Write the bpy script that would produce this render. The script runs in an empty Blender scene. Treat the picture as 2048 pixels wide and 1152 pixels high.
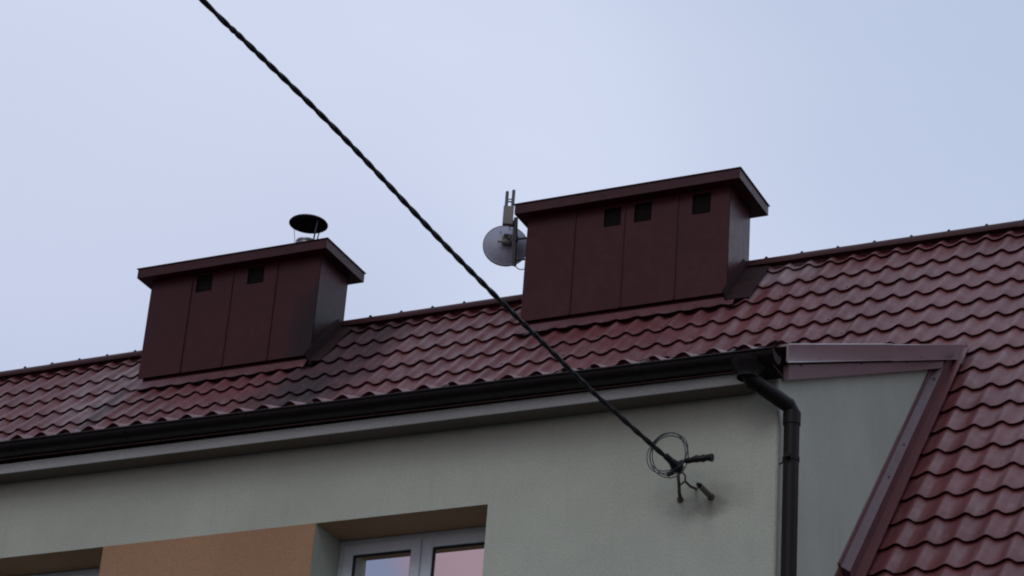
import bpy, math, random
from mathutils import Vector, Matrix
R = math.radians
random.seed(7)
S = bpy.context.scene
COL = S.collection

# ------------------------------------------------------------------ helpers
class MB:
    """collects plain geometry, then links it as ONE mesh object"""
    def __init__(s): s.v = []; s.f = []; s.m = []; s.sm = []
    def add(s, verts, faces, mi=0, smooth=False):
        b = len(s.v); s.v += [tuple(v) for v in verts]
        for f in faces: s.f.append([i + b for i in f]); s.m.append(mi); s.sm.append(smooth)
    def box(s, x0, x1, y0, y1, z0, z1, mi=0):
        v = [(x, y, z) for z in (z0, z1) for y in (y0, y1) for x in (x0, x1)]
        s.add(v, [(0,2,3,1),(4,5,7,6),(0,1,5,4),(2,6,7,3),(0,4,6,2),(1,3,7,5)], mi)
    def prism(s, prof, d, mi=0, smooth=False):
        """closed polygon prof (3-D points) pushed along d"""
        n = len(prof); d = Vector(d)
        v = [Vector(p) for p in prof]; v += [p + d for p in v]
        s.add(v, [tuple(range(n))[::-1], tuple(range(n, 2*n))], mi)
        s.add(v, [(i, (i+1) % n, n + (i+1) % n, n + i) for i in range(n)], mi, smooth)
    def tube(s, pts, r, n=10, mi=0, cap=True, closed=False):
        pts = [Vector(p) for p in pts]; N = len(pts)
        rr = r if isinstance(r, (list, tuple)) else [r] * N
        rings = []; up = None
        for i, p in enumerate(pts):
            if closed: t = pts[(i+1) % N] - pts[i-1]
            else: t = pts[min(i+1, N-1)] - pts[max(i-1, 0)]
            t.normalize()
            if up is None:
                up = t.orthogonal().normalized()
            up = (up - t * up.dot(t)); 
            if up.length < 1e-6: up = t.orthogonal()
            up.normalize(); w = t.cross(up)
            rings.append([p + (up * math.cos(a) + w * math.sin(a)) * rr[i] for a in [2*math.pi*k/n for k in range(n)]])
        v = [q for g in rings for q in g]
        f = []
        for i in range(N if closed else N - 1):
            a = i * n; b = ((i+1) % N) * n
            for k in range(n): f.append((a+k, a+(k+1) % n, b+(k+1) % n, b+k))
        s.add(v, f, mi, True)
        if cap and not closed:
            s.add(rings[0], [tuple(range(n))[::-1]], mi); s.add(rings[-1], [tuple(range(n))], mi)
    def lathe(s, prof, c, axis=(0,0,1), n=40, mi=0):
        """profile [(radius, height)] round an axis through c"""
        ax = Vector(axis).normalized(); u = ax.orthogonal().normalized(); w = ax.cross(u); c = Vector(c)
        v = []
        for r, h in prof:
            for k in range(n):
                a = 2*math.pi*k/n; v.append(c + ax*h + (u*math.cos(a) + w*math.sin(a))*r)
        f = [(i*n+k, i*n+(k+1) % n, (i+1)*n+(k+1) % n, (i+1)*n+k) for i in range(len(prof)-1) for k in range(n)]
        s.add(v, f, mi, True)
    def screw(s, p, nrm, r=.008, h=.006, mi=0):
        p = Vector(p); nrm = Vector(nrm).normalized()
        s.lathe([(r*1.5, 0), (r*1.5, h*.3), (r, h*.3), (r*.9, h), (0.0001, h)], p, nrm, 8, mi)
    def build(s, name, mats, parent=None, bevel=0, sharp=35, label=None):
        me = bpy.data.meshes.new(name); me.from_pydata(s.v, [], s.f)
        for m in (mats if isinstance(mats, (list, tuple)) else [mats]): me.materials.append(m)
        for p, mi, sm in zip(me.polygons, s.m, s.sm): p.material_index = mi; p.use_smooth = sm
        me.update()
        if any(s.sm): me.set_sharp_from_angle(angle=R(sharp))
        o = bpy.data.objects.new(name, me); COL.objects.link(o)
        if parent: o.parent = parent
        if bevel:
            b = o.modifiers.new('edge', 'BEVEL'); b.width = bevel; b.segments = 2; b.limit_method = 'ANGLE'; b.angle_limit = R(40)
        if label: o['label'] = label
        return o

def place(o, base):
    """give a thing an origin at its base without moving its geometry"""
    return o
def thing(name, label, cat, loc=(0,0,0), group=None):
    o = bpy.data.objects.new(name, None); COL.objects.link(o); o.location = loc; o.empty_display_size = .2
    o['label'] = label; o['category'] = cat
    if group: o['group'] = group
    return o
def child(mb, name, mats, parent, loc=(0,0,0), **k):
    """build in world coordinates, parent to a thing standing at loc"""
    l = Vector(loc); mb.v = [tuple(Vector(v) - l) for v in mb.v]
    return mb.build(name, mats, parent, **k)

# ------------------------------------------------------------------ materials
class NT:
    def __init__(s, name):
        s.m = bpy.data.materials.new(name); s.m.use_nodes = True; s.t = s.m.node_tree; s.t.nodes.clear()
        s.out = s.n('ShaderNodeOutputMaterial')
    def n(s, typ, **k):
        q = s.t.nodes.new(typ)
        for a, b in k.items(): setattr(q, a, b)
        return q
    def l(s, a, b): s.t.links.new(a, b)
    def val(s, sock, v):
        if hasattr(v, 'is_output') or isinstance(v, bpy.types.NodeSocket): s.l(v, sock)
        else: sock.default_value = v
    def math(s, op, a, b=0.0, c=None, clamp=False):
        q = s.n('ShaderNodeMath', operation=op); q.use_clamp = clamp
        s.val(q.inputs[0], a); s.val(q.inputs[1], b)
        if c is not None: s.val(q.inputs[2], c)
        return q.outputs[0]
    def mix(s, f, a, b):
        q = s.n('ShaderNodeMix', data_type='RGBA')
        s.val(q.inputs[0], f)
        for k, c in ((6, a), (7, b)):
            s.val(q.inputs[k], c if isinstance(c, bpy.types.NodeSocket) else (*c[:3], 1))
        return q.outputs[2]
    def pos(s):
        if not hasattr(s, '_p'):
            s._p = s.n('ShaderNodeNewGeometry').outputs['Position']; q = s.n('ShaderNodeSeparateXYZ'); s.l(s._p, q.inputs[0]); s._x = q.outputs
        return s._p
    def xyz(s): s.pos(); return s._x
    def noise(s, scale, detail=3, rough=.5, stretch=None, dist=0):
        p = s.pos()
        if stretch:
            mp = s.n('ShaderNodeMapping'); s.l(p, mp.inputs[0]); mp.inputs['Scale'].default_value = stretch
            if len(stretch) == 3: p = mp.outputs[0]
        q = s.n('ShaderNodeTexNoise'); s.l(p, q.inputs['Vector'])
        q.inputs['Scale'].default_value = scale; q.inputs['Detail'].default_value = detail
        q.inputs['Roughness'].default_value = rough; q.inputs['Distortion'].default_value = dist
        return q.outputs[0]
    def ramp(s, v, lo, hi, a=0., b=1.):
        q = s.n('ShaderNodeMapRange', interpolation_type='SMOOTHSTEP'); s.val(q.inputs[0], v)
        for i, k in enumerate((lo, hi, a, b)): q.inputs[i+1].default_value = k
        return q.outputs[0]
    def blob(s, c, rad, wob=.5, nz=None):
        """soft-edged patch round a point of the place, broken by noise: 0..1"""
        x = s.xyz(); d = None
        for i in range(3):
            if rad[i] is None: continue
            t = s.math('DIVIDE', s.math('SUBTRACT', x[i], c[i]), rad[i]); t = s.math('MULTIPLY', t, t)
            d = t if d is None else s.math('ADD', d, t)
        if nz is not None: d = s.math('ADD', d, s.math('MULTIPLY', s.math('SUBTRACT', nz, .5), wob*2))
        return s.ramp(d, .15, 1.15, 1, 0)
    def bump(s, h, strength, dist=.01, prev=None):
        b = s.n('ShaderNodeBump'); b.inputs['Strength'].default_value = strength; b.inputs['Distance'].default_value = dist
        s.val(b.inputs['Height'], h)
        if prev: s.l(prev, b.inputs['Normal'])
        return b.outputs[0]
    def bsdf(s, color, rough=.5, spec=.5, metal=0., normal=None, coat=0., coat_rough=.2):
        p = s.n('ShaderNodeBsdfPrincipled')
        s.val(p.inputs['Base Color'], color if isinstance(color, bpy.types.NodeSocket) else (*color[:3], 1))
        s.val(p.inputs['Roughness'], rough); s.val(p.inputs['Specular IOR Level'], spec); s.val(p.inputs['Metallic'], metal)
        p.inputs['Coat Weight'].default_value = coat; p.inputs['Coat Roughness'].default_value = coat_rough
        if normal: s.l(normal, p.inputs['Normal'])
        s.l(p.outputs[0], s.out.inputs[0]); return s.m

def paint(name, c, rough=.45, spec=.5, var=.25, scale=6, bump=.15, metal=0, coat=0, extra=None):
    t = NT(name)
    n1 = t.noise(scale, 4, .6); n2 = t.noise(scale*9, 3, .6)
    f = t.math('MULTIPLY', t.math('ADD', n1, n2), .5)
    lo = tuple(k*(1-var) for k in c); hi = tuple(min(1, k*(1+var)) for k in c)
    col = t.mix(t.ramp(f, .3, .7), lo, hi)
    if extra: col = extra(t, col)
    r = t.ramp(n2, .3, .7, rough*.85, min(1, rough*1.15))
    return t.bsdf(col, r, spec, metal, t.bump(t.noise(scale*1.3, 2), bump, .02), coat)

def roof_mat():
    t = NT('red tile sheet')
    n1 = t.noise(1.6, 4, .6); n2 = t.noise(14, 4, .65)
    st = t.noise(5, 5, .65, (3.2, .55, .55))          # streaks running down the slope
    col = t.mix(t.ramp(n1, .3, .7), (.112, .030, .033), (.150, .044, .047))
    col = t.mix(t.ramp(n2, .52, .8, 0, .45), col, (.11, .062, .06))
    fade = t.ramp(st, .48, .78, 0, .6)
    col = t.mix(fade, col, (.20, .125, .125))
    # soot down the slope beside the first chimney
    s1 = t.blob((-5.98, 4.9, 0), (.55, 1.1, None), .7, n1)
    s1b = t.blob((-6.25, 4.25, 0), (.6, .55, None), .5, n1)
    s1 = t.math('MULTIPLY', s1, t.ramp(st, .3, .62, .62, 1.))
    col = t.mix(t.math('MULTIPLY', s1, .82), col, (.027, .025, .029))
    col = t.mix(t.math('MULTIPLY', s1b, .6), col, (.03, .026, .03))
    # pale weathered streaks on its other side
    s2 = t.blob((-8.55, 4.95, 0), (.5, .75, None), .8, st)
    col = t.mix(t.math('MULTIPLY', s2, t.ramp(st, .35, .62, 0, .6)), col, (.30, .24, .25))
    s3 = t.blob((-8.35, 4.35, 0), (.16, .75, None), .5, st)
    col = t.mix(t.math('MULTIPLY', s3, .65), col, (.05, .04, .045))
    s4 = t.blob((-1.92, 5.28, 0), (.34, .22, None), .7, st)
    col = t.mix(t.math('MULTIPLY', s4, .45), col, (.36, .31, .33))
    # chalky specks
    sp = t.noise(42, 2, .5); col = t.mix(t.ramp(sp, .70, .78, 0, .55), col, (.30, .22, .22))
    gr = t.noise(320, 2, .6); col = t.mix(t.ramp(gr, .45, .75, 0, .25), col, (.06, .02, .022))
    nrm = t.bump(t.noise(7, 2), .25, .02); nrm = t.bump(gr, .25, .002, nrm)
    sm = t.math('MAXIMUM', t.math('MULTIPLY', s1, .93), t.math('MULTIPLY', s1b, .6))
    rough = t.math('ADD', t.ramp(n2, .3, .7, .36, .50), t.math('MULTIPLY', sm, .3))
    return t.bsdf(col, rough, t.math('SUBTRACT', .39, t.math('MULTIPLY', sm, .24)), 0, nrm)

def plaster(name, c, stain=True):
    t = NT(name)
    n1 = t.noise(.9, 4, .6); g = t.noise(105, 3, .75); g2 = t.noise(45, 3, .6)
    col = t.mix(t.ramp(n1, .3, .7), tuple(k*.90 for k in c), tuple(k*1.07 for k in c))
    col = t.mix(t.ramp(g, .40, .68, 0, .5), col, tuple(k*.58 for k in c)); col = t.mix(t.ramp(g2, .5, .72, 0, .25), col, tuple(k*.7 for k in c))
    if stain:
        st = t.noise(9, 5, .65)
        b = t.blob((-.47, 0, 7.24), (.34, None, .15), .8, st)
        col = t.mix(t.math('MULTIPLY', b, .22), col, (.15, .125, .105))
        b2 = t.blob((-.40, 0, 7.19), (.13, None, .075), .7, st)
        col = t.mix(t.math('MULTIPLY', b2, .3), col, (.085, .068, .055))
        dr = t.noise(4, 4, .6, (4, 4, .35)); col = t.mix(t.ramp(dr, .52, .8, 0, .2), col, tuple(k*.6 for k in c))
    nrm = t.bump(g, .8, .004); nrm = t.bump(g2, .4, .006, nrm)
    return t.bsdf(col, .9, .2, 0, nrm)

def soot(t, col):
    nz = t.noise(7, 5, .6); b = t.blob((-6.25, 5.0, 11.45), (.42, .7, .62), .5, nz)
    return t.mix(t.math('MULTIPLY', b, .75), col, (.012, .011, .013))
M = {}
M['roof'] = roof_mat()
M['wall'] = plaster('cream plaster', (.515, .565, .475))
M['cornice'] = plaster('cornice plaster', (.78, .86, .83), False)
M['soffit'] = plaster('shaded dirty soffit', (.185, .155, .13), False)  # shade and dirt under the cornice, put into the base colour
M['orange'] = plaster('apricot plaster', (.43, .265, .155), False)
M['flash'] = paint('red flashing', (.095, .026, .029), .42, .4, .2, 4, .15)
M['verge'] = paint('glossy verge sheet', (.130, .070, .083), .37, 1., .18, 3, .06, coat=.8)
M['foot'] = paint('dull foot flashing', (.026, .013, .014), .7, .1, .3, 5, .1)
M['fold'] = paint('flashing fold', (.088, .040, .048), .46, .45, .2, 3, .05)  # lilac sky reflection put into the colour of the flashing's sloping facet
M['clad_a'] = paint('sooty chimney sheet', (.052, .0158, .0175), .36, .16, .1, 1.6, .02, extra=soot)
M['clad_b'] = paint('chimney sheet', (.055, .0163, .0182), .34, .16, .1, 1.6, .02)
M['cap'] = paint('chimney cap sheet', (.050, .0155, .018), .4, .2, .12, 3, .04)
M['void'] = paint('vent darkness', (.006, .005, .005), .8, .1)
M['grille'] = paint('vent grille', (.0055, .0036, .004), .8, .08)
M['gutter'] = paint('dark gutter', (.0075, .0056, .0058), .48, .2, .3, 5, .05)
M['fascia'] = paint('dark fascia', (.012, .008, .009), .6, .2)
M['bead'] = paint('gutter bead', (.26, .13, .12), .45, .4)
M['pvc'] = paint('white window plastic', (.60, .69, .74), .35, .5, .05, 5, .03)
M['gasket'] = paint('black gasket', (.012, .012, .013), .6, .3)
M['steel'] = paint('galvanised steel', (.34, .36, .38), .38, .5, .3, 12, .1, metal=.85)
M['flue'] = paint('stained flue steel', (.20, .20, .21), .36, .5, .35, 14, .1, metal=.8)
M['cowl'] = paint('sooty cowl underside', (.012, .011, .013), .7, .2)
M['dishpaint'] = paint('grey dish paint', (.29, .32, .41), .45, .4, .15, 6, .05)
M['boxgrey'] = paint('beige radio housing', (.17, .17, .15), .5, .4, .12, 8, .05)
M['rod'] = paint('grey antenna rods', (.085, .09, .105), .5, .35)
M['pole'] = paint('dark pole steel', (.025, .024, .027), .5, .4)
M['cable'] = paint('black cable sheath', (.0065, .0065, .009), .5, .3, .4, 20, .1)
M['wire'] = paint('blue grey wire', (.035, .05, .06), .45, .4, .5, 30, .1)
M['rust'] = paint('weathered hook iron', (.085, .07, .058), .75, .25, .5, 40, .3)
M['conduit'] = paint('dusty conduit', (.125, .115, .10), .7, .3, .45, 40, .2)
M['prime'] = paint('bare sheet edge', (.62, .58, .58), .4, .5, .25, 15, .1)
M['curtain'] = paint('pink curtain', (.82, .52, .55), .9, .1, .1, 3, 0)
M['roomdark'] = paint('dark room', (.035, .022, .018), .9, .1)
def glass():
    t = NT('window glass'); gl = t.n('ShaderNodeBsdfGlossy'); gl.inputs['Roughness'].default_value = .015
    gl.inputs['Color'].default_value = (.9, .92, .95, 1)
    tr = t.n('ShaderNodeBsdfTransparent'); tr.inputs['Color'].default_value = (.72, .75, .74, 1)
    fr = t.n('ShaderNodeFresnel'); fr.inputs['IOR'].default_value = 1.9
    f = t.math('ADD', t.math('MULTIPLY', fr.outputs[0], 11.2), .30, clamp=True)
    mx = t.n('ShaderNodeMixShader'); t.l(f, mx.inputs[0]); t.l(tr.outputs[0], mx.inputs[1]); t.l(gl.outputs[0], mx.inputs[2])
    t.l(mx.outputs[0], t.out.inputs[0]); return t.m
M['glass'] = glass()
def ground_mat():
    t = NT('yard ground'); n = t.noise(.4, 5, .6); g = t.noise(40, 4, .7)
    col = t.mix(t.ramp(n, .4, .6), (.036, .038, .036), (.055, .053, .05)); col = t.mix(t.ramp(g, .4, .7, 0, .5), col, (.026, .026, .025))
    return t.bsdf(col, .9, .2, 0, t.bump(g, .5, .02))
M['ground'] = ground_mat()

# ------------------------------------------------------------------ the roof's measures
YR, ZR, PITCH = 5.371, 11.763, R(48.315)
CP, SP, TP = math.cos(PITCH), math.sin(PITCH), math.tan(PITCH)
WAVE, ROW, S0, LX = .1946, .35, .1202, -1.718
def roofz(y): return ZR - TP*(YR - y)
NRM = Vector((0, -SP, CP))
DOWN = Vector((0, -CP, -SP))
def on_roof(x, s, h=0): return Vector((x, YR, ZR)) + DOWN*s + NRM*h
def wave(x, A=.034):
    u = ((x - LX)/WAVE) % 1                            # rounded narrow crest, steep on its right, long rise on its left
    if u < .30: v = .5 + .5*math.cos(math.pi*u/.30)
    else: v = .5 - .5*math.cos(math.pi*((u-.30)/.70)**1.55)
    return -A*(1 - v)
sheet_j = {}
def jit(x):
    k = math.floor((x - LX)/(WAVE*6) + .37)
    if k not in sheet_j: sheet_j[k] = (random.uniform(-.010, .010), random.uniform(-.004, .004))
    return sheet_j[k]
def tile_sheet(mb, x0, x1, edges, frame, step=.027, n=14, A=.034, lip=None, thick_end=False):
    """metal tile sheet: edges = distances down the slope of the successive row edges; frame(x, s, h) gives the point"""
    nx = int(round((x1-x0)/WAVE*n)); xs = [x0 + (x1-x0)*i/nx for i in range(nx+1)]
    lines = []                                         # (s, h at line)
    for a, b in zip(edges[:-1], edges[1:]):
        lines += [(a, -step), (a + (b-a)*.5, -step*.5), (b - .012, 0.), (b, -.003)]
        lines += [(b - .03, -step*.8)]
    lines.append((edges[-1] - .003, -step - .004))
    v = []
    for s, h in lines:
        for x in xs:
            ds, dh = jit(x)
            amp = wave(x, A)
            v.append(frame(x, s + ds, h + amp + dh))
    w = nx + 1; f = []; m = []
    for j in range(len(lines)-1):
        for i in range(nx): f.append((j*w+i, (j+1)*w+i, (j+1)*w+i+1, j*w+i+1))
    b = len(mb.v); mb.v += [tuple(p) for p in v]
    nl = len(lines)-1
    for k, q in enumerate(f):
        mb.f.append([i+b for i in q]); mb.sm.append(True)
        j = k//nx; mi = 0
        if lip and j >= nl-3:
            u = ((xs[k % nx] - LX)/WAVE) % 1
            if lip(xs[k % nx], u): mi = 1
        mb.m.append(mi)

# ------------------------------------------------------------------ the house
house = thing('house', 'cream plastered house with a red metal tile roof, two brown chimneys and a dark gutter', 'house')
XL, XR = -15.5, 4.6
FOLD = S0 + ROW*7
def E(x): return 8.004 - .0098*x                        # the eave and gutter fall towards the downpipe
# main roof
mb = MB()
ed = [-.06] + [S0 + ROW*k for k in range(0, 8)]
tile_sheet(mb, XL, XR, ed, on_roof)
x1 = .03
tile_sheet(mb, x1, XR, [S0 + ROW*k for k in range(7, 25)], on_roof)
rs = random.Random(5)
for k in range(0, 24):
    c = -70 + k % 2
    while c < 33:
        x = LX + (c+.5)*WAVE
        if XL < x < XR and (k < 7 or x > .2) and rs.random() < .8:
            mb.screw(on_roof(x, S0 + ROW*k - .06, -.034 - .004), NRM, .006, .006, 1)
        c += 3
# far slope, seen only as the top edge
for y0, y1 in ((0, 6.),):
    a = on_roof(XL, 0, -.03); b = on_roof(XR, 0, -.03)
    mb.add([a, b, (XR, YR+6, ZR-6*TP), (XL, YR+6, ZR-6*TP)], [(0, 1, 2, 3)])
roof = mb.build('roof', [M['roof'], M['cap']], house, sharp=50)
# ridge cap
mb = MB()
prof = [(-.034, -.012), (-.036, .012), (-.024, .044), (0, .060), (.024, .044), (.046, .012), (.10, -.11), (.09, -.11), (0, .02), (-.026, -.012)]
x = XL
k = 0
while x < XR:
    L = 1.95; dz = random.uniform(-.003, .003) + (.003 if k % 2 else 0)
    mb.prism([(x, YR+a, ZR+b+dz) for a, b in prof], (min(L, XR-x)+.04, 0, 0), 0, True)
    x += L; k += 1
x = -2.128 - .3265*40
while x < XR:
    mb.screw((x, YR-.004, ZR+.058), (0, -.15, 1), .011, .013); x += .3265
mb.build('ridge_cap', M['cap'], roof, sharp=40)

# dormer shed roof, lower pitch, from the fold to the gutter
fp = on_roof(0, FOLD, 0); YF, ZF = fp.y, fp.z
YE = -.215
def shed(x, s, h):
    ze = E(x) + .116                                   # crest at the eave
    a = Vector((x, YF + .02, ZF - .01)); b = Vector((x, YE, ze)); d = b - a; L = d.length; d /= L
    n = Vector((0, -d.z, d.y)); n = n if n.z > 0 else -n
    return a + d*s + n*h
LS = math.hypot(YF - YE, ZF - 8.13)
rows = int(LS//ROW); ed = [0.] + [LS - ROW*(rows - k) for k in range(rows+1)]
mb = MB(); rnd = random.Random(4); pale = {}
def lip(x, u):
    k = math.floor((x-LX)/WAVE)
    if k not in pale: pale[k] = (rnd.random() < .75, rnd.uniform(.16, .34), rnd.uniform(.5, .85))
    a, lo, hi = pale[k]; return a and lo < u < hi
tile_sheet(mb, XL, .03, ed, shed, A=.036, lip=lip)
mb.build('dormer_roof', [M['roof'], M['prime']], house, sharp=50)

# walls: facade with window openings, cheek of the dormer, body under the main roof
WIN = [(-3.105, -1.888, 7.366, 5.95), (-5.935, -4.721, 7.364, 5.95), (-8.76, -7.55, 7.364, 5.95)]
REV = .33
mb = MB()
xs = sorted({XL+.4, 0.0, *[w[0] for w in WIN], *[w[1] for w in WIN]})
zs = [0.0, 5.95, 7.365, 7.99]
for i in range(len(xs)-1):
    for j in range(3):
        hole = j == 1 and any(abs(w[0]-xs[i]) < 1e-6 for w in WIN)
        a, b, c, d = xs[i], xs[i+1], zs[j], zs[j+1]
        if hole:
            mb.add([(a,0,c),(a,REV+.05,c),(a,REV+.05,d),(a,0,d)], [(0,3,2,1)])
            mb.add([(b,0,c),(b,REV+.05,c),(b,REV+.05,d),(b,0,d)], [(0,1,2,3)])
            mb.add([(a,0,d),(b,0,d),(b,REV+.05,d),(a,REV+.05,d)], [(0,3,2,1)], 1)
            mb.add([(a,0,c),(b,0,c),(b,REV+.05,c),(a,REV+.05,c)], [(0,1,2,3)])
        else: mb.add([(a,0,c),(b,0,c),(b,0,d),(a,0,d)], [(0,1,2,3)])
# cheek with a softly rounded corner
rr = .022; pr = [(-rr + rr*math.sin(t), rr - rr*math.cos(t)) for t in [R(18*k) for k in range(6)]]
mb.v = [(-rr if abs(v[0]) < 1e-9 else v[0], v[1], v[2]) for v in mb.v]
for (a, b) in zip(pr[:-1], pr[1:]):
    mb.add([(a[0],a[1],0),(b[0],b[1],0),(b[0],b[1],7.99),(a[0],a[1],7.99)], [(0,1,2,3)], 0, True)
def chk(y): return 8.03 + .4665*y
mb.add([(0,rr,0),(0,9,0),(0,9,5.),(0,YF,ZF-.08),(0,rr,7.99)], [(0,1,2,3,4)])
# body right of the dormer and the far gable side
mb.add([(0,.75,0),(XR-.4,.75,0),(XR-.4,.75,roofz(.75)-.1),(0,.75,roofz(.75)-.1)], [(0,1,2,3)])
mb.add([(XR-.4,.75,0),(XR-.4,YR,0),(XR-.4,YR,ZR-.1),(XR-.4,.75,roofz(.75)-.1)], [(0,1,2,3)])
mb.add([(XL+.4,0,0),(XL+.4,YR,0),(XL+.4,YR,ZR-.1),(XL+.4,YF,ZF-.1),(XL+.4,0,7.99)], [(4,3,2,1,0)])
wall = mb.build('wall', [M['wall'], M['orange']], house, sharp=30)
# apricot painted field between the windows
for a, b in ((WIN[1][1], WIN[0][0]), (WIN[2][1], WIN[1][0])):
    m2 = MB(); m2.box(a+.001, b-.001, -.004, .01, 5.95, 7.3645)
    m2.build('painted_panel', M['orange'], house, label='apricot painted field of the wall between two windows')
# cornice
mb = MB()
def cz(x): return 7.879 - .0052*x
A = [(XL+.3, -.18, cz(XL)), (-.145, -.18, cz(-.145))]
for (xa, xb) in ((XL+.3, -.145),):
    za, zb = cz(xa), cz(xb)
    prof = [(0.02, .010), (-.174, 0), (-.18, .004), (-.18, .068), (-.172, .074), (0.02, .074)]
    n = len(prof); v = [(xa, y, za+z) for y, z in prof] + [(xb, y, zb+z) for y, z in prof]
    mb.add(v, [tuple(range(n)), tuple(range(n, 2*n))[::-1]] + [(i, n+i, n+(i+1) % n, (i+1) % n) for i in range(1, n)])
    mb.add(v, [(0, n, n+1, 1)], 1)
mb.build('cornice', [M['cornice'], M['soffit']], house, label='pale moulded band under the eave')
# fascia behind the gutter
mb = MB()
def strip(mb, prof, xa, xb, zf, mi=0, smooth=False, closed=True, cuts=1):
    n = len(prof); X = [xa + (xb-xa)*i/cuts for i in range(cuts+1)]; b0 = []
    for xx in X: b0 += [(xx, y, zf(xx)+z) for y, z in prof]
    f = []
    for c in range(cuts):
        for i in range(n if closed else n-1): f.append((c*n+i, (c+1)*n+i, (c+1)*n+(i+1) % n, c*n+(i+1) % n))
    mb.add(b0, f, mi, smooth)
    if closed: mb.add(b0[:n], [tuple(range(n))], mi); mb.add(b0[-n:], [tuple(range(n))[::-1]], mi)
strip(mb, [(-.2, -.045), (-.178, -.045), (-.178, .075), (-.2, .075)], XL+.2, .03, E)
strip(mb, [(-.178, -.042), (-.012, -.042), (-.012, -.030), (-.178, -.030)], XL+.2, .03, E)
mb.build('fascia', M['fascia'], house)
# gutter
mb = MB(); gx1 = .075; r = .068; cy = -.274
arc = [(cy - r*math.cos(t), -r*math.sin(t)) for t in [R(180*k/14) for k in range(15)]]
arc = [(y, z if z > -.06 else -.06) for y, z in arc]
inner = [(cy - (r-.004)*math.cos(t), -(r-.004)*math.sin(t)) for t in [R(180*k/14) for k in range(15)]][::-1]
inner = [(y, z if z > -.056 else -.056) for y, z in inner]
strip(mb, arc + inner, XL+.2, gx1, E, 0, True, True, 12)
mb.add([(gx1, y, E(gx1)+z) for y, z in arc], [tuple(range(len(arc)))])
mb.tube([(XL+.2, cy-r-.002, E(XL+.2)+.002), (gx1+.003, cy-r-.002, E(gx1)+.002)], .0085, 8)
mb.tube([(gx1, y, E(gx1)+z) for y, z in arc], .005, 6)
gutter = mb.build('gutter', M['gutter'], house, sharp=40)
m2 = MB(); m2.tube([(XL+.2, -.212, E(XL+.2)-.060), (-.06, -.212, E(-.06)-.060)], .0042, 6)
m2.build('gutter_bead', M['bead'], gutter)
x = -14.6
while x < 0:
    m2 = MB()
    strip(m2, [(y - .001*(1 if y < cy else -1)*2, z-.003) for y, z in arc] + [(y, z+.001) for y, z in arc[::-1]], x, x+.035, E, 0, True)
    m2.build('gutter_bracket', M['gutter'], gutter, sharp=40); x += .92
# downpipe: outlet, offset, straight run
mb = MB()
ox, oy = -.105, -.262; dx, dy = .082, -.002
pp = [(ox, oy, E(0)-.045), (ox, oy, 7.90), (ox+.012, oy+.018, 7.868), (dx-.012, dy-.022, 7.772), (dx, dy, 7.735), (dx, dy, 7.68), (dx, dy, 0.02)]
mb.tube(pp, .047, 18)
mb.lathe([(.105, .0), (.098, -.03), (.064, -.075), (.064, -.10)], (ox, oy, E(0)-.035), n=20)
pipe = mb.build('downpipe', M['gutter'], house, sharp=60)
for c, ax, hgt in ((Vector(pp[2])+Vector((.004, .004, -.006)), Vector(pp[3])-Vector(pp[2]), .05), (Vector((dx, dy, 7.735)), Vector((0, 0, -1)), .08)):
    m2 = MB(); ax.normalize(); m2.lathe([(.046, 0), (.053, .001), (.053, hgt), (.046, hgt+.001)], c, ax, 18)
    m2.build('pipe_collar', M['gutter'], pipe, sharp=40)
for z in (7.42, 5.6, 3.6):
    m2 = MB(); m2.lathe([(.046, 0), (.051, .001), (.051, .028), (.046, .029)], (dx, dy, z), n=18)
    m2.tube([(dx-.05, dy+.02, z+.014), (-.03, .06, z+.014)], .006, 6); m2.box(.068, .1, -.08, -.055, z+.002, z+.026)
    m2.build('pipe_clip', M['gutter'], pipe, sharp=40)

# verge sheets along the dormer's side
def beam(mb, p0, p1, prof, mi=0):
    """profile [(x, z)] swept from p0 to p1 in the y-z plane"""
    n = len(prof); v = [(a, p0[0], p0[1]+b) for a, b in prof] + [(a, p1[0], p1[1]+b) for a, b in prof]
    mb.add(v, [tuple(range(n)), tuple(range(n, 2*n))[::-1]] + [(i, n+i, n+(i+1) % n, (i+1) % n) for i in range(n)], mi)
def vt(y): return 8.182 + .4645*y                       # top of the upper sheet
mb = MB(); ys = [-.115, 1.93, 3.80]
for k in range(2):
    a, b = ys[k], ys[k+1]; o = .0 if k else .004
    beam(mb, (a, vt(a)+o), (b, vt(b)+o), [(-.10, -.012), (-.10, .003), (.086+o, .003), (.090+o, -.002), (.088+o, -.112), (.091+o, -.122), (.087+o, -.124), (.080, -.112), (.080, -.012)])
for y in (.46, 1.85, 2.6, 3.3): mb.screw((.088, y, vt(y)-.095), (1, 0, 0), .007, .006)
mb.build('verge_sheet', M['verge'], house, label='upper verge sheet along the side edge of the dormer roof')
mb = MB()
for k in range(1):
    y0, y1 = .005, 3.55
    v = []
    for y in (y0, y1):
        top = vt(y) - .128; bot = 7.955 + .4775*y if y < 1 else 7.955+.4775*y
        bot = min(bot, top-.03)
        v += [(.02, y, top), (.052, y, top), (.056, y, bot), (.03, y, bot-.004), (.02, y, bot)]
    mb.add(v, [(0,1,2,3,4), (9,8,7,6,5)] + [(i, 5+i, 5+(i+1) % 5, (i+1) % 5) for i in range(5)])
for y in (.23, 1.4, 2.4): mb.screw((.054, y, vt(y)-.13), (1, 0, 0), .007, .006)
mb.build('verge_sheet', M['verge'], house, label='lower narrow verge sheet tapering up the dormer side')
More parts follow.
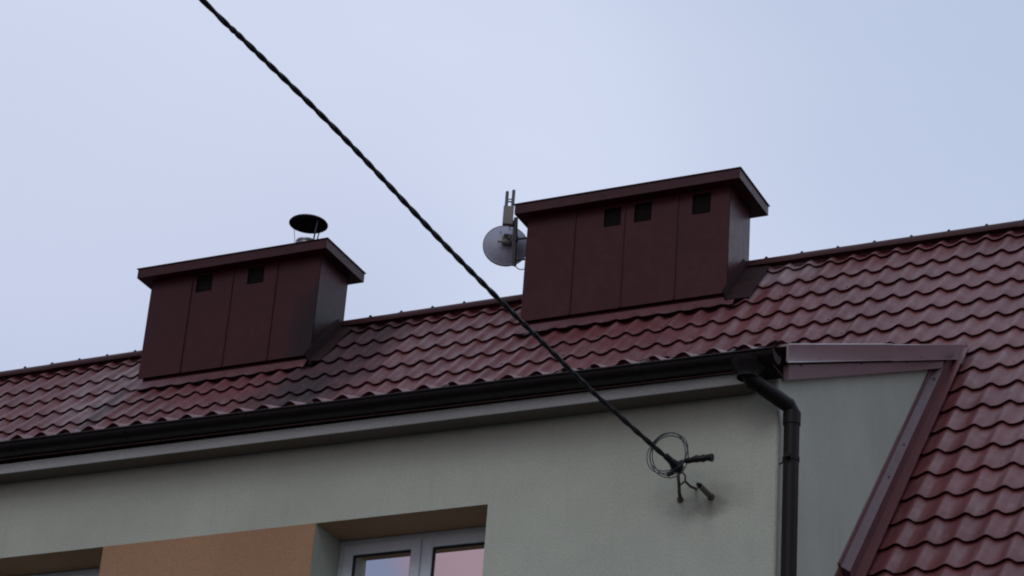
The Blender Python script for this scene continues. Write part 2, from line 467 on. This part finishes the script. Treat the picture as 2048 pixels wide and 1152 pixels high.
# step flashing where the cheek meets the main roof
mb = MB()
sa, sb = FOLD + .27, 6.42
mid = FOLD + 2.35
for k, (a, b) in enumerate(((sa, sa+1.5), (sa+1.47, sb-.18))):
    o = .002*k
    prof = [(.001, .152), (.006, .156), (.010, .153), (.016+o, .128), (.062+o, .088), (.063, .080), (.060, .012), (.125, .004), (.125, -.002), (.001, -.002)]
    n = len(prof); v = [on_roof(x, a, h+o) for x, h in prof] + [on_roof(x, b, h+o) for x, h in prof]
    mb.add(v, [tuple(range(n))[::-1], tuple(range(n, 2*n))])
    for i in range(n): mb.add(v, [(i, (i+1) % n, n+(i+1) % n, n+i)], 0 if i in (3,) else 1)
prof = [(.001, .13), (.012, .13), (.020, .060), (.046, .055), (.052, .012), (.135, .004), (.135, -.002), (.001, -.002)]
n = len(prof); a, b = sb-.22, sb+2.6; v = [on_roof(x, a, h) for x, h in prof] + [on_roof(x, b, h) for x, h in prof]
mb.add(v, [tuple(range(n))[::-1], tuple(range(n, 2*n))] + [(i, (i+1) % n, n+(i+1) % n, n+i) for i in range(n)], 1)
v = [on_roof(x, q, h) for q in (FOLD-.0, FOLD+.30) for x, h in ((.06, -.004), (.06, .010), (.135, .006), (.135, -.004))]
mb.add(v, [(3,2,1,0), (4,5,6,7), (0,1,5,4), (1,2,6,5), (2,3,7,6), (3,0,4,7)], 1)
for s in (sa+.5, sa+1.6, sa+2.1): mb.screw(on_roof(.044, s, .106), NRM, .008, .006)
mb.build('wall_flashing', [M['fold'], M['flash']], house, label='sloping sheet flashing between the dormer side wall and the roof tiles')
# ------------------------------------------------------------------ windows
def window(x0, x1, zt, zb, curtain):
    y = REV; w = None
    fr = MB(); f = .052
    fr.box(x0, x0+f, y, y+.07, zb, zt); fr.box(x1-f, x1, y, y+.07, zb, zt)
    fr.box(x0+f, x1-f, y, y+.07, zt-f, zt); fr.box(x0+f, x1-f, y, y+.07, zb, zb+f)
    xm = (x0+x1)/2; fr.box(xm-.02, xm+.02, y+.001, y+.07, zb+f, zt-f)
    root = fr.build('window', M['pvc'], house, bevel=.004)
    for k, (a, b) in enumerate(((x0+f-.012, xm-.009), (xm+.009, x1-f+.012))):
        s = MB(); q = .068; t, u = zt-f+.012, zb+f-.012
        s.box(a, a+q, y-.014, y+.045, u, t); s.box(b-q, b, y-.014, y+.045, u, t)
        s.box(a+q, b-q, y-.014, y+.045, t-q, t); s.box(a+q, b-q, y-.014, y+.045, u, u+q)
        g = .007
        s.box(a+q, a+q+g, y-.004, y+.03, u+q, t-q, 1); s.box(b-q-g, b-q, y-.004, y+.03, u+q, t-q, 1)
        s.box(a+q+g, b-q-g, y-.004, y+.03, t-q-g, t-q, 1)
        s.build('sash', [M['pvc'], M['gasket']], root, bevel=.004)
        p = MB(); p.box(a+q, b-q, y+.012, y+.018, u+q, t-q); p.build('pane', M['glass'], root)
        if curtain and k == 1:
            c = MB(); n = 60; xa, xb = a+.04, b-.04
            v = [(xa+(xb-xa)*i/n, y+.085+.018*math.sin(i*1.15)+.006*math.sin(i*2.7), z) for z in (u, t-.02) for i in range(n+1)]
            c.add(v, [(i, i+1, n+2+i, n+1+i) for i in range(n)], 0, True); c.build('curtain', M['curtain'], root, sharp=80)
    rm = MB(); rm.box(x0-.3, x1+.3, y+.075, y+1.4, zb-.2, zt+.25)
    rm.f = [f[::-1] for i, f in enumerate(rm.f)]; del rm.f[2]; del rm.m[2]; del rm.sm[2]
    rm.build('room_interior', M['roomdark'], root)
    sl = MB(); sl.box(x0-.03, x1+.03, -.05, y-.001, zb-.03, zb+.0); sl.build('sill', M['pvc'], root)
for i, (a, b, t, z) in enumerate(WIN): window(a+.001, b-.001, t-.001, z+.001, i == 0)

# ------------------------------------------------------------------ chimneys
def chimney(xa, xb, yf, yb, zt, over, seams, vents, mat, label, ofs=(0, 0)):
    zb = roofz(yf)+.062; body = MB(); g = .0035
    body.box(xa+.012, xb-.012, yf+.012, yb-.012, zb+.02, zt-.05); body.box(xa+.03, xb-.012, yf+.04, yb-.012, zb-.6, zb+.02)
    xs = [xa] + seams + [xb]
    top = zt - .098
    for i, (a, b) in enumerate(zip(xs[:-1], xs[1:])):
        dy = .0015*(i % 2)
        lo, hi = a+(g if i else 0), b-(g if i < len(xs)-2 else 0)
        holes = sorted([v for v in vents if lo < (v[0]+v[1])/2 < hi]); Y = yf+dy
        gx = [lo] + [q for v in holes for q in v[:2]] + [hi]
        for k in range(len(gx)-1):
            l, r_ = gx[k], gx[k+1]
            segs = [(zb, top)] if k % 2 == 0 else [(zb, holes[k//2][2]), (holes[k//2][3], top)]
            for z0, z1 in segs: body.add([(l, Y, z0), (r_, Y, z0), (r_, Y, z1), (l, Y, z1)], [(0,1,2,3)])
        for (v0, v1, vb, vtp) in holes:
            q = [(v0, vb), (v1, vb), (v1, vtp), (v0, vtp)]
            body.add([(x, Y, z) for x, z in q] + [(x, yf+.0122, z) for x, z in q], [(i, 4+i, 4+(i+1) % 4, (i+1) % 4) for i in range(4)])
        if i:
            body.box(a-.0055, a+.0055, yf-.011, yf+.008, zb+.002, top-.001)
        q = [(lo, zb), (hi, zb), (hi, top), (lo, top)]
        body.add([(x, Y, z) for x, z in q] + [(x, yf+.0122, z) for x, z in q], [(i, (i+1) % 4, 4+(i+1) % 4, 4+i) for i in range(4)])
    # side skins follow the slope of the roof
    for s, x in ((1, xb), (-1, xa)):
        ya, ye = yf+.0005, yb
        pf = [(x, ya, zb), (x, ye, roofz(ye)+.03), (x, ye, top), (x, ya, top)]
        body.prism(pf if s > 0 else pf[::-1], (-.011*s, 0, 0))
    body.box(xa, xb, yb-.011, yb, roofz(yf), top)
    c = body.build('chimney', mat, house, label=label)
    cap = MB(); o = over; oL, oR = o+ofs[0], o+ofs[1]
    X0, X1, Y0, Y1 = xa-oL, xb+oR, yf-o, yb+o
    cap.box(X0, X1, Y0, Y1, zt-.102, zt-.006)
    cap.box(X0-.012, X1+.012, Y0-.012, Y1+.012, zt-.006, zt)
    cx, cyy = (X0+X1)/2, (Y0+Y1)/2
    cap.add([(X0, Y0, zt), (X1, Y0, zt), (X1, Y1, zt), (X0, Y1, zt), (X0+.3, cyy, zt+.02), (X1-.3, cyy, zt+.02)], [(0,1,5,4), (1,2,5), (2,3,4,5), (3,0,4)])
    for x in [X0+.02 + (X1-X0-.04)*k/5 for k in range(6)]: cap.screw((x, Y0-.0005, zt-.05), (0, -1, 0), .005, .004)
    cap.build('chimney_cap', M['cap'], c, bevel=.003)
    for (v0, v1, vb, vtp) in vents:
        v = MB(); v.box(v0+.001, v1-.001, yf+.0085, yf+.0118, vb+.001, vtp-.001, 1)
        e = .009
        for b in ((v0, v0+e, vb, vtp), (v1-e, v1, vb, vtp), (v0+e, v1-e, vb, vb+e), (v0+e, v1-e, vtp-e, vtp)): v.box(b[0], b[1], yf-.004, yf+.004, b[2], b[3])
        v.build('vent', [M['grille'], M['void']], c)
    # apron on the tiles in front, side flashing on the slope
    ap = MB(); s_f = (YR-yf)/CP; s_e = s_f + .125; rn = random.Random(int(xa*10))
    N = 160; v = []
    for j, (s, h) in enumerate(((s_f-.012, .012), (s_f+.012, .010), (s_f+.03, .008), (s_e-.02, .006), (s_e, .0035), (s_e, .0015), (s_f, .006))):
        for i in range(N+1):
            x = xa-.012 + (xb-xa+(.10 if xa > -5 else .0))*i/N
            v.append(on_roof(x, s + rn.uniform(-.003, .003)*(j > 2), h + .002*math.sin(x*9+j)*(j > 1) + (.3*wave(x) if 2 < j < 6 else 0)))
    ap.add(v, [(j*(N+1)+i, (j+1)*(N+1)+i, (j+1)*(N+1)+i+1, j*(N+1)+i+1) for j in range(6) for i in range(N)], 0, True)
    ap.build('apron_flashing', M['flash'], c, sharp=30)
    sf = MB()
    for s, x, wd in ((1, xb, .22 if xa > -5 else .14),):
        prof = [(x+.0005*s, .10), (x+.006*s, .10), (x+.016*s, .014), (x+wd*s, .006), (x+wd*s, -.002), (x+.0005*s, .001)]
        a, b = .06, s_f + .05; n = 6
        q = [on_roof(px, a, h) for px, h in prof] + [on_roof(px, b, h) for px, h in prof]
        ff = [tuple(range(n)), tuple(range(n, 2*n))[::-1]] + [(i, n+i, n+(i+1) % n, (i+1) % n) for i in range(n)]
        sf.add(q, ff if s > 0 else [k[::-1] for k in ff])
    sf.build('side_flashing', M['foot'], c)
    return c
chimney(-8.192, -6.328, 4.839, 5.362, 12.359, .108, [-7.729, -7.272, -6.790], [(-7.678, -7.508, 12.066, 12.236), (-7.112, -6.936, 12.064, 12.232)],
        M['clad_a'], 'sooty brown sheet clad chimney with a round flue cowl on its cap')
chimney(-4.232, -2.296, 4.883, 5.385, 12.417, .108, [-3.760, -3.282, -2.780], [(-3.480, -3.322, 12.103, 12.28), (-3.190, -3.028, 12.10, 12.28), (-2.643, -2.474, 12.088, 12.28)],
        M['clad_b'], 'brown sheet clad chimney with the dish antenna beside it', (-.02, .02))

# ------------------------------------------------------------------ flue cowl
B = (-6.672, 5.09, 12.372)
cowl = thing('chimney_cowl', 'round metal flue cowl with a dark rain cap on three thin struts', 'chimney cowl', B)
m2 = MB(); m2.lathe([(.097, -.012), (.097, .175), (.1, .178), (.102, .19), (.1, .202), (.091, .202), (.091, -.012)], B, n=36)
m2.lathe([(.16, -.008), (.155, .012), (.108, .03), (.098, .05)], B, n=36)
child(m2, 'flue_pipe', M['flue'], cowl, B, sharp=40)
m2 = MB(); m2.lathe([(.1005, .125), (.1035, .128), (.1035, .15), (.1005, .153)], B, n=36); child(m2, 'pipe_band', M['steel'], cowl, B, sharp=40)
zc = 12.768 - B[2]
m2 = MB(); m2.lathe([(.0005, zc+.06), (.10, zc+.045), (.178, zc+.012), (.187, zc+.0), (.187, zc-.006), (.182, zc-.006), (.176, zc+.004), (.1, zc+.034), (.0005, zc+.05)], B, n=48)
child(m2, 'rain_cap', M['cowl'], cowl, B, sharp=50)
for a in (R(196), R(-22), R(2)):
    if a == R(2): a = R(70)
    c, s = math.cos(a), math.sin(a); m2 = MB()
    p0 = Vector(B) + Vector((c*.104, s*.104, .145)); p1 = Vector(B) + Vector((c*.145, s*.145, zc+.02))
    t = Vector((-s, c, 0))*.009; o = Vector((c, s, 0))*.002
    m2.prism([p0-t, p0+t, p1+t, p1-t], o); child(m2, 'strut', M['pole'], cowl, B)

# ------------------------------------------------------------------ antennas on a pole at the second chimney
PX, PY = -4.425, 5.02
P0, P1 = Vector((PX+.022, PY, 11.93)), Vector((PX-.0, PY, 12.42))
mast = thing('antenna_mast', 'slim dark steel pole held off the chimney side by two arms', 'antenna mast', P0)
m2 = MB(); m2.tube([P0, P1], .0195, 12); child(m2, 'pole', M['pole'], mast, P0)
for z in (11.985, 12.20):
    m2 = MB(); m2.tube([(PX+.01, PY, z), (-4.226, PY+.02, z)], .010, 8); m2.box(-4.236, -4.2325, PY-.03, PY+.07, z-.045, z+.045)
    m2.lathe([(.0165, -.02), (.023, -.02), (.023, .02), (.0165, .02)], (PX+.016, PY, z), n=12)
    child(m2, 'mounting_arm', M['pole'], mast, P0)
ax = Vector((-.46, .888, 0)).normalized(); sd = Vector((ax.y, -ax.x, 0))
DC = Vector((-4.583, 5.165, 12.252))
dish = thing('dish_antenna', 'round grey dish antenna clamped to the pole, seen from behind', 'dish antenna', DC)
m2 = MB(); prof = []
for k in range(9): 
    r_ = .2*k/8; prof.append((max(r_, .0005), .05*(r_/.2)**2))
prof += [(.206, .050), (.208, .056), (.203, .060), (.196, .056)] + [(max(.2*k/8, .0005)*.97, .006+.05*(k/8)**2) for k in range(7, -1, -1)]
m2.lathe(prof, DC - ax*.02, ax, 48); child(m2, 'reflector', M['dishpaint'], dish, DC, sharp=50)
m2 = MB(); m2.lathe([(.2035, .049), (.2095, .050), (.2095, .062), (.2035, .063)], DC - ax*.02, ax, 48); child(m2, 'rim', M['pole'], dish, DC, sharp=40)
def obox(mb, c, hx, hy, hz, mi=0):
    c = Vector(c); U, V, W = sd*hx, ax*hy, Vector((0, 0, hz))
    q = [c + U*a + V*b + W*d for d in (-1, 1) for b in (-1, 1) for a in (-1, 1)]
    mb.add(q, [(0,2,3,1),(4,5,7,6),(0,1,5,4),(2,6,7,3),(0,4,6,2),(1,3,7,5)], mi)
m2 = MB(); c0 = DC - ax*.05
obox(m2, c0 + Vector((0, 0, .012)) + sd*.012, .052, .016, .040); obox(m2, c0 - ax*.03 + sd*.045 + Vector((0, 0, .03)), .03, .022, .022)
obox(m2, c0 - ax*.012 - sd*.01 + Vector((0, 0, -.012)), .066, .012, .006); obox(m2, c0 - ax*.03 + sd*.06 + Vector((0, 0, -.01)), .025, .03, .012)
child(m2, 'bracket', M['boxgrey'], dish, DC, bevel=.003)
m2 = MB(); obox(m2, c0 - ax*.019 + sd*.0 + Vector((0, 0, .05)), .024, .004, .018); obox(m2, c0 - ax*.026 + sd*.02 + Vector((0, 0, .032)), .014, .004, .012); child(m2, 'adjuster_plate', M['pole'], dish, DC)
m2 = MB(); m2.tube([DC - ax*.012 - sd*.055 + Vector((0, 0, .108)), DC - ax*.03 - sd*.055 + Vector((0, 0, .108))], .005, 6); child(m2, 'bolt', M['pole'], dish, DC)
# feed in front of the reflector, on the side turned away
m2 = MB(); m2.tube([DC, DC + ax*.12], .014, 10); m2.lathe([(.001, .12), (.03, .12), (.035, .135), (.001, .14)], DC, ax, 16); child(m2, 'feed', M['boxgrey'], dish, DC)
RB = Vector((PX-.058, PY-.045, 12.345))
radio = thing('radio_antenna', 'beige box antenna with two short upright rods at the pole top', 'radio antenna', RB)
m2 = MB(); obox(m2, RB + Vector((0, 0, .085)), .0475, .022, .095); child(m2, 'housing', M['boxgrey'], radio, RB, bevel=.006)
for k, hgt in ((-1, .325), (1, .345)):
    m2 = MB(); c = RB + sd*(.029*k + .004); m2.tube([c + Vector((0, 0, .18)), c + Vector((0, 0, hgt+.005))], .0155, 12)
    m2.lathe([(.0155, 0), (.012, .006), (.0005, .008)], c + Vector((0, 0, hgt+.005)), n=12); child(m2, 'rod', M['rod'], radio, RB)
m2 = MB(); obox(m2, RB + sd*.006 + Vector((0, 0, .232)), .02, .006, .0045); obox(m2, RB + sd*.006 + Vector((0, 0, .258)), .02, .006, .003); child(m2, 'rod_spacer', M['rod'], radio, RB)
m2 = MB(); obox(m2, RB + ax*.04 + sd*.04 + Vector((0, 0, .03)), .018, .03, .02); child(m2, 'pole_clamp', M['pole'], radio, RB)
# lead hanging in a loop between pole foot and chimney
pts = []
for k in range(17):
    t = k/16; pts.append((PX+.005 + t*.185, PY-.02 + t*.05, 11.955 - .075*math.sin(math.pi*min(1, t*1.1)*.95) + .0*t))
m2 = MB(); m2.tube(pts, .0045, 8)
o = m2.build('antenna_lead', M['wire']); o['label'] = 'thin lead hanging in a loop below the dish antenna'; o['category'] = 'cable'
pts2 = [(RB.x+.01, RB.y+.01, RB.z), (RB.x+.02, RB.y+.015, RB.z-.06), (PX-.012, PY-.02, 12.30), (PX-.006, PY-.022, 12.18), (PX+.004, PY-.022, 12.02), (PX+.01, PY-.021, 11.95)]
m2 = MB(); m2.tube(pts2, .0045, 6)
o = m2.build('antenna_lead', M['conduit']); o['label'] = 'pale lead running down the pole from the two-rod antenna'; o['category'] = 'cable'

# ------------------------------------------------------------------ overhead cable and what hangs at its wall end
path = [(-.553, -.22, 7.376), (-.779, -.853, 7.563), (-.937, -1.296, 7.722), (-1.201, -2.032, 8.0), (-1.491, -2.845, 8.341), (-1.716, -3.473, 8.566), (-1.83, -3.792, 8.678)]
path = [Vector(p) for p in path]
d = (path[-1]-path[1]).normalized()
p = path[-1]
for k in range(1, 9): path.append(p + d*k*1.5 + Vector((0, 0, .006*k*k)))
# smooth by resampling
def smooth_path(P, step):
    L = [0]
    for a, b in zip(P[:-1], P[1:]): L.append(L[-1] + (b-a).length)
    out = []; s = 0
    while s < L[-1]:
        i = max(j for j in range(len(L)-1) if L[j] <= s)
        t = (s-L[i])/(L[i+1]-L[i]); q = [P[max(0, i-1)], P[i], P[i+1], P[min(len(P)-1, i+2)]]
        out.append(.5*((2*q[1]) + (q[2]-q[0])*t + (2*q[0]-5*q[1]+4*q[2]-q[3])*t*t + (3*q[1]-q[0]-3*q[2]+q[3])*t**3)); s += step
    return out
pth = smooth_path(path, .012)
ax_ = d; u_ = ax_.cross(Vector((0, 0, 1))).normalized(); w_ = ax_.cross(u_)
cab = thing('overhead_cable', 'thick twisted black cable slanting across the sky down to the house wall', 'cable', path[0])
for k in range(2):
    m2 = MB(); pts = []
    for i, q in enumerate(pth):
        a = 2*math.pi*i*.012/.185 + math.pi*k + .5*math.sin(i*.013)
        pts.append(q + (u_*math.cos(a) + w_*math.sin(a))*.0047)
    m2.tube(pts, .0114, 8); child(m2, 'cable_strand', M['cable'], cab, path[0])
A = path[0]
m2 = MB(); m2.tube([A + d*.10, A + d*.05, A + d*.01, A - d*.02 + Vector((.01, 0, -.01)), A + Vector((.02, .01, -.035))], [.018, .020, .030, .033, .018], 10)
child(m2, 'dead_end_clamp', M['cable'], cab, A)
# wrapped tail
tail = [A + Vector(q) for q in ((.012, 0, .012), (.045, .01, .03), (.085, .016, .034), (.12, .02, .04), (.15, .02, .038), (.19, .02, .04), (.222, .02, .036), (.228, .02, .035))]
m2 = MB(); tt = smooth_path([Vector(q) for q in tail], .007); rg = random.Random(3)
m2.tube(tt, [min(.021, .012 + .0005*i) + .0022*math.sin(i*.9) + rg.uniform(-.0024, .0024) for i in range(len(tt))], 10)
child(m2, 'taped_splice', M['cable'], cab, A)
# coil of spare wire
CC = Vector((-.612, -.19, 7.462))
m2 = MB(); rg = random.Random(11)
for k in range(4):
    ph = rg.uniform(0, 6); rx = .118 + rg.uniform(-.012, .008); rz = .132 + rg.uniform(-.014, .006); ox_, oz = rg.uniform(-.008, .008), rg.uniform(-.008, .008)
    pts = [CC + Vector((ox_ + rx*math.cos(t)*(1+.03*math.sin(2*t+ph)), -.012*k + .02*math.sin(t+ph), oz + rz*math.sin(t)*(1+.03*math.cos(3*t+ph)))) for t in [2*math.pi*i/48 for i in range(48)]]
    m2.tube(pts, .0034, 6, closed=True)
m2.tube([CC + Vector((.0, -.01, -.13)), CC + Vector((.03, -.015, -.118)), CC + Vector((.05, -.02, -.09)), A + Vector((-.03, 0, -.015))], .013, 8)
o = m2.build('cable_coil', M['wire']); o['label'] = 'loose ring of thin dark wire hanging at the cable end on the wall'; o['category'] = 'cable coil'
# hook iron
m2 = MB(); 
m2.tube([A + Vector((.012, .012, -.03)), A + Vector((.01, .02, -.07)), A + Vector((.0, .06, -.10)), A + Vector((-.03, .14, -.112)), (-.607, .01, 7.258)], [.009, .010, .010, .011, .012], 8)
m2.lathe([(.001, -.010), (.017, -.010), (.02, 0), (.02, .006)], (-.607, -.006, 7.256), (0, 1, 0), 14)
hook = m2.build('wall_hook', M['rust']); hook['label'] = 'weathered iron hook in the wall holding the black cable'; hook['category'] = 'hook'
m2 = MB(); m2.tube([A + Vector((.03, .01, -.03)), A + Vector((.055, .015, -.06)), A + Vector((.05, .03, -.09)), A + Vector((.06, .09, -.10)), (-.51, .01, 7.318)], [.006, .006, .007, .008, .009], 8)
m2.tube([A + Vector((.05, .03, -.09)), A + Vector((.03, .03, -.102)), A + Vector((.012, .05, -.10))], .006, 6)
m2.build('hook_strap', M['rust'], hook)
# conduit stub
m2 = MB(); C0 = Vector((-.412, 0, 7.252)); C1 = Vector((-.412, -.185, 7.250))
dd = C1 - C0; m2.lathe([(.017, -.01), (.0175, dd.length*.98), (.0185, dd.length), (.014, dd.length), (.013, dd.length*.3), (.001, dd.length*.28)], C0, dd, 16)
m2.lathe([(.024, -.004), (.022, .008), (.017, .016)], C0, dd, 14)
st = m2.build('conduit_stub', M['conduit'], sharp=40); st['label'] = 'short dusty pipe end sticking out of the stained wall beside the hook'; st['category'] = 'pipe'
m2 = MB(); m2.tube([C1 - dd*.3, C1 + Vector((-.004, -.006, .002)), C1 + Vector((-.008, -.02, .004))], .0105, 8); m2.build('cable_end', M['cable'], st)

# ------------------------------------------------------------------ ground
m2 = MB(); G = 400; n = 16
m2.add([(-G + 2*G*i/n, -G + 2*G*j/n, 0) for j in range(n+1) for i in range(n+1)], [(j*(n+1)+i, j*(n+1)+i+1, (j+1)*(n+1)+i+1, (j+1)*(n+1)+i) for j in range(n) for i in range(n)])
g = m2.build('ground', M['ground']); g['kind'] = 'structure'; g['label'] = 'dark yard ground below the house'

# ------------------------------------------------------------------ sky, sun, camera
W = bpy.data.worlds.new('World'); S.world = W; W.use_nodes = True
t = W.node_tree; t.nodes.clear()
def N(typ, **k):
    q = t.nodes.new(typ)
    for a, b in k.items(): setattr(q, a, b)
    return q
def mrange(src, a, b, c, d_):
    q = N('ShaderNodeMapRange', interpolation_type='SMOOTHSTEP'); t.links.new(src, q.inputs[0])
    for i, v in enumerate((a, b, c, d_)): q.inputs[i+1].default_value = v
    return q.outputs[0]
def mixc(f, a, b):
    q = N('ShaderNodeMix', data_type='RGBA')
    if isinstance(f, (int, float)): q.inputs[0].default_value = f
    else: t.links.new(f, q.inputs[0])
    for i, c in ((6, a), (7, b)):
        if isinstance(c, tuple): q.inputs[i].default_value = (*c, 1)
        else: t.links.new(c, q.inputs[i])
    return q.outputs[2]
def mul(a, b):
    q = N('ShaderNodeMath', operation='MULTIPLY')
    for i, v in enumerate((a, b)):
        if isinstance(v, (int, float)): q.inputs[i].default_value = v
        else: t.links.new(v, q.inputs[i])
    return q.outputs[0]
tc = N('ShaderNodeTexCoord'); sep = N('ShaderNodeSeparateXYZ'); t.links.new(tc.outputs['Generated'], sep.inputs[0])
sky = N('ShaderNodeTexSky', sky_type='NISHITA'); sky.sun_disc = False
SUN_EL, SUN_ROT = R(40), R(176)
sky.sun_elevation = SUN_EL; sky.sun_rotation = SUN_ROT
mp = N('ShaderNodeMapping'); t.links.new(tc.outputs['Generated'], mp.inputs[0]); mp.inputs['Scale'].default_value = (1, 1, 2.2); mp.inputs['Rotation'].default_value = (.2, .3, .5)
n1 = N('ShaderNodeTexNoise'); t.links.new(mp.outputs[0], n1.inputs[0]); n1.inputs['Scale'].default_value = 3.2; n1.inputs['Detail'].default_value = 5; n1.inputs['Roughness'].default_value = .5; n1.inputs['Distortion'].default_value = .6
n2 = N('ShaderNodeTexNoise'); t.links.new(mp.outputs[0], n2.inputs[0]); n2.inputs['Scale'].default_value = 1.3; n2.inputs['Detail'].default_value = 3
K = 11.4
def dirdot(v):
    q = N('ShaderNodeVectorMath', operation='DOT_PRODUCT'); t.links.new(tc.outputs['Generated'], q.inputs[0]); q.inputs[1].default_value = Vector(v).normalized(); return q.outputs['Value']
def cc(r, g, b): return tuple(((k/255+.055)/1.055)**2.4*K for k in (r, g, b))
cl = mixc(mrange(n1.outputs[0], .3, .7, 0, 1), cc(197, 206, 229), cc(205, 213, 234))
cl = mixc(mul(mrange(n2.outputs[0], .38, .62, 0, 1), .12), cl, cc(208, 214, 234))
cl = mixc(mul(mrange(dirdot((-.62, .70, .36)), .962, .998, 0, 1), .9), cl, cc(176, 185, 212))      # darker bank low to the west
cl = mixc(mul(mrange(dirdot((-.15, .80, .58)), .968, 1., 0, 1), .75), cl, cc(177, 190, 215))      # and another high to the north
cl = mixc(mul(mrange(dirdot((-.55, .66, .50)), .985, 1., 0, 1), .5), cl, cc(216, 221, 241))      # a thin bright patch between
neg = mul(sep.outputs[1], -1.0)
glow = mul(mrange(neg, .15, .85, 0, 1), mrange(sep.outputs[2], .1, .55, 1, 0))
n3 = N('ShaderNodeTexNoise'); t.links.new(mp.outputs[0], n3.inputs[0]); n3.inputs['Scale'].default_value = 4.5; n3.inputs['Detail'].default_value = 4
back = mul(mrange(sep.outputs[1], .3, -.45, 0, 1), mrange(sep.outputs[2], .97, .45, 0, 1))
cl = mixc(back, cl, tuple(k*K for k in (.25, .29, .375)))                                           # heavier cloud behind the camera
cl = mixc(mul(glow, mrange(n3.outputs[0], .35, .65, .25, .85)), cl, tuple(k*K for k in (.66, .43, .48)))
cl = mixc(mul(mrange(dirdot((-.474, -.812, .335)), .9990, .9998, 0, 1), .8), cl, tuple(k*K for k in (.125, .155, .26)))  # small unseen blue patch, added to colour the left pane's reflection
cl = mixc(mul(mrange(dirdot((-.428, -.832, .352)), .9991, .9998, 0, 1), .85), cl, tuple(k*K for k in (.31, .18, .192)))  # unseen pink patch, added for the reflection in the right pane
fin = mixc(.9, sky.outputs[0], cl)
bg = N('ShaderNodeBackground'); t.links.new(fin, bg.inputs[0]); bg.inputs[1].default_value = .1
out = N('ShaderNodeOutputWorld'); t.links.new(bg.outputs[0], out.inputs[0])

sl = bpy.data.lights.new('evening_sun', 'SUN'); sl.energy = .5; sl.angle = R(25); sl.color = (1, .95, .92)
so = bpy.data.objects.new('evening_sun', sl); COL.objects.link(so)
az = SUN_ROT; sdv = Vector((math.sin(az)*math.cos(SUN_EL), math.cos(az)*math.cos(SUN_EL), math.sin(SUN_EL)))
so.rotation_euler = (-sdv).to_track_quat('-Z', 'Y').to_euler(); so.location = sdv*60

cam = bpy.data.cameras.new('camera'); co = bpy.data.objects.new('camera', cam); COL.objects.link(co); S.camera = co
yaw, pit, rol = R(-27.1142), R(26.7944), R(4.5083)
fw = Vector((math.sin(yaw)*math.cos(pit), math.cos(yaw)*math.cos(pit), math.sin(pit)))
rt = fw.cross(Vector((0, 0, 1))).normalized(); up = rt.cross(fw)
r2 = rt*math.cos(rol) + up*math.sin(rol); u2 = -rt*math.sin(rol) + up*math.cos(rol)
m = Matrix((r2, u2, -fw)).transposed().to_4x4(); m.translation = Vector((4.7096, -12.7893, 1.6)); co.matrix_world = m
cam.sensor_width = 36; cam.lens = 5006.47/2048*36; cam.clip_start = .1; cam.clip_end = 3000

S.render.engine = 'CYCLES'
S.cycles.max_bounces = 6; S.cycles.use_denoising = True
S.cycles.pixel_filter_type = 'BLACKMAN_HARRIS'; S.cycles.filter_width = 2.0
S.view_settings.view_transform = 'Standard'; S.view_settings.look = 'None'; S.view_settings.exposure = 0; S.view_settings.gamma = 1
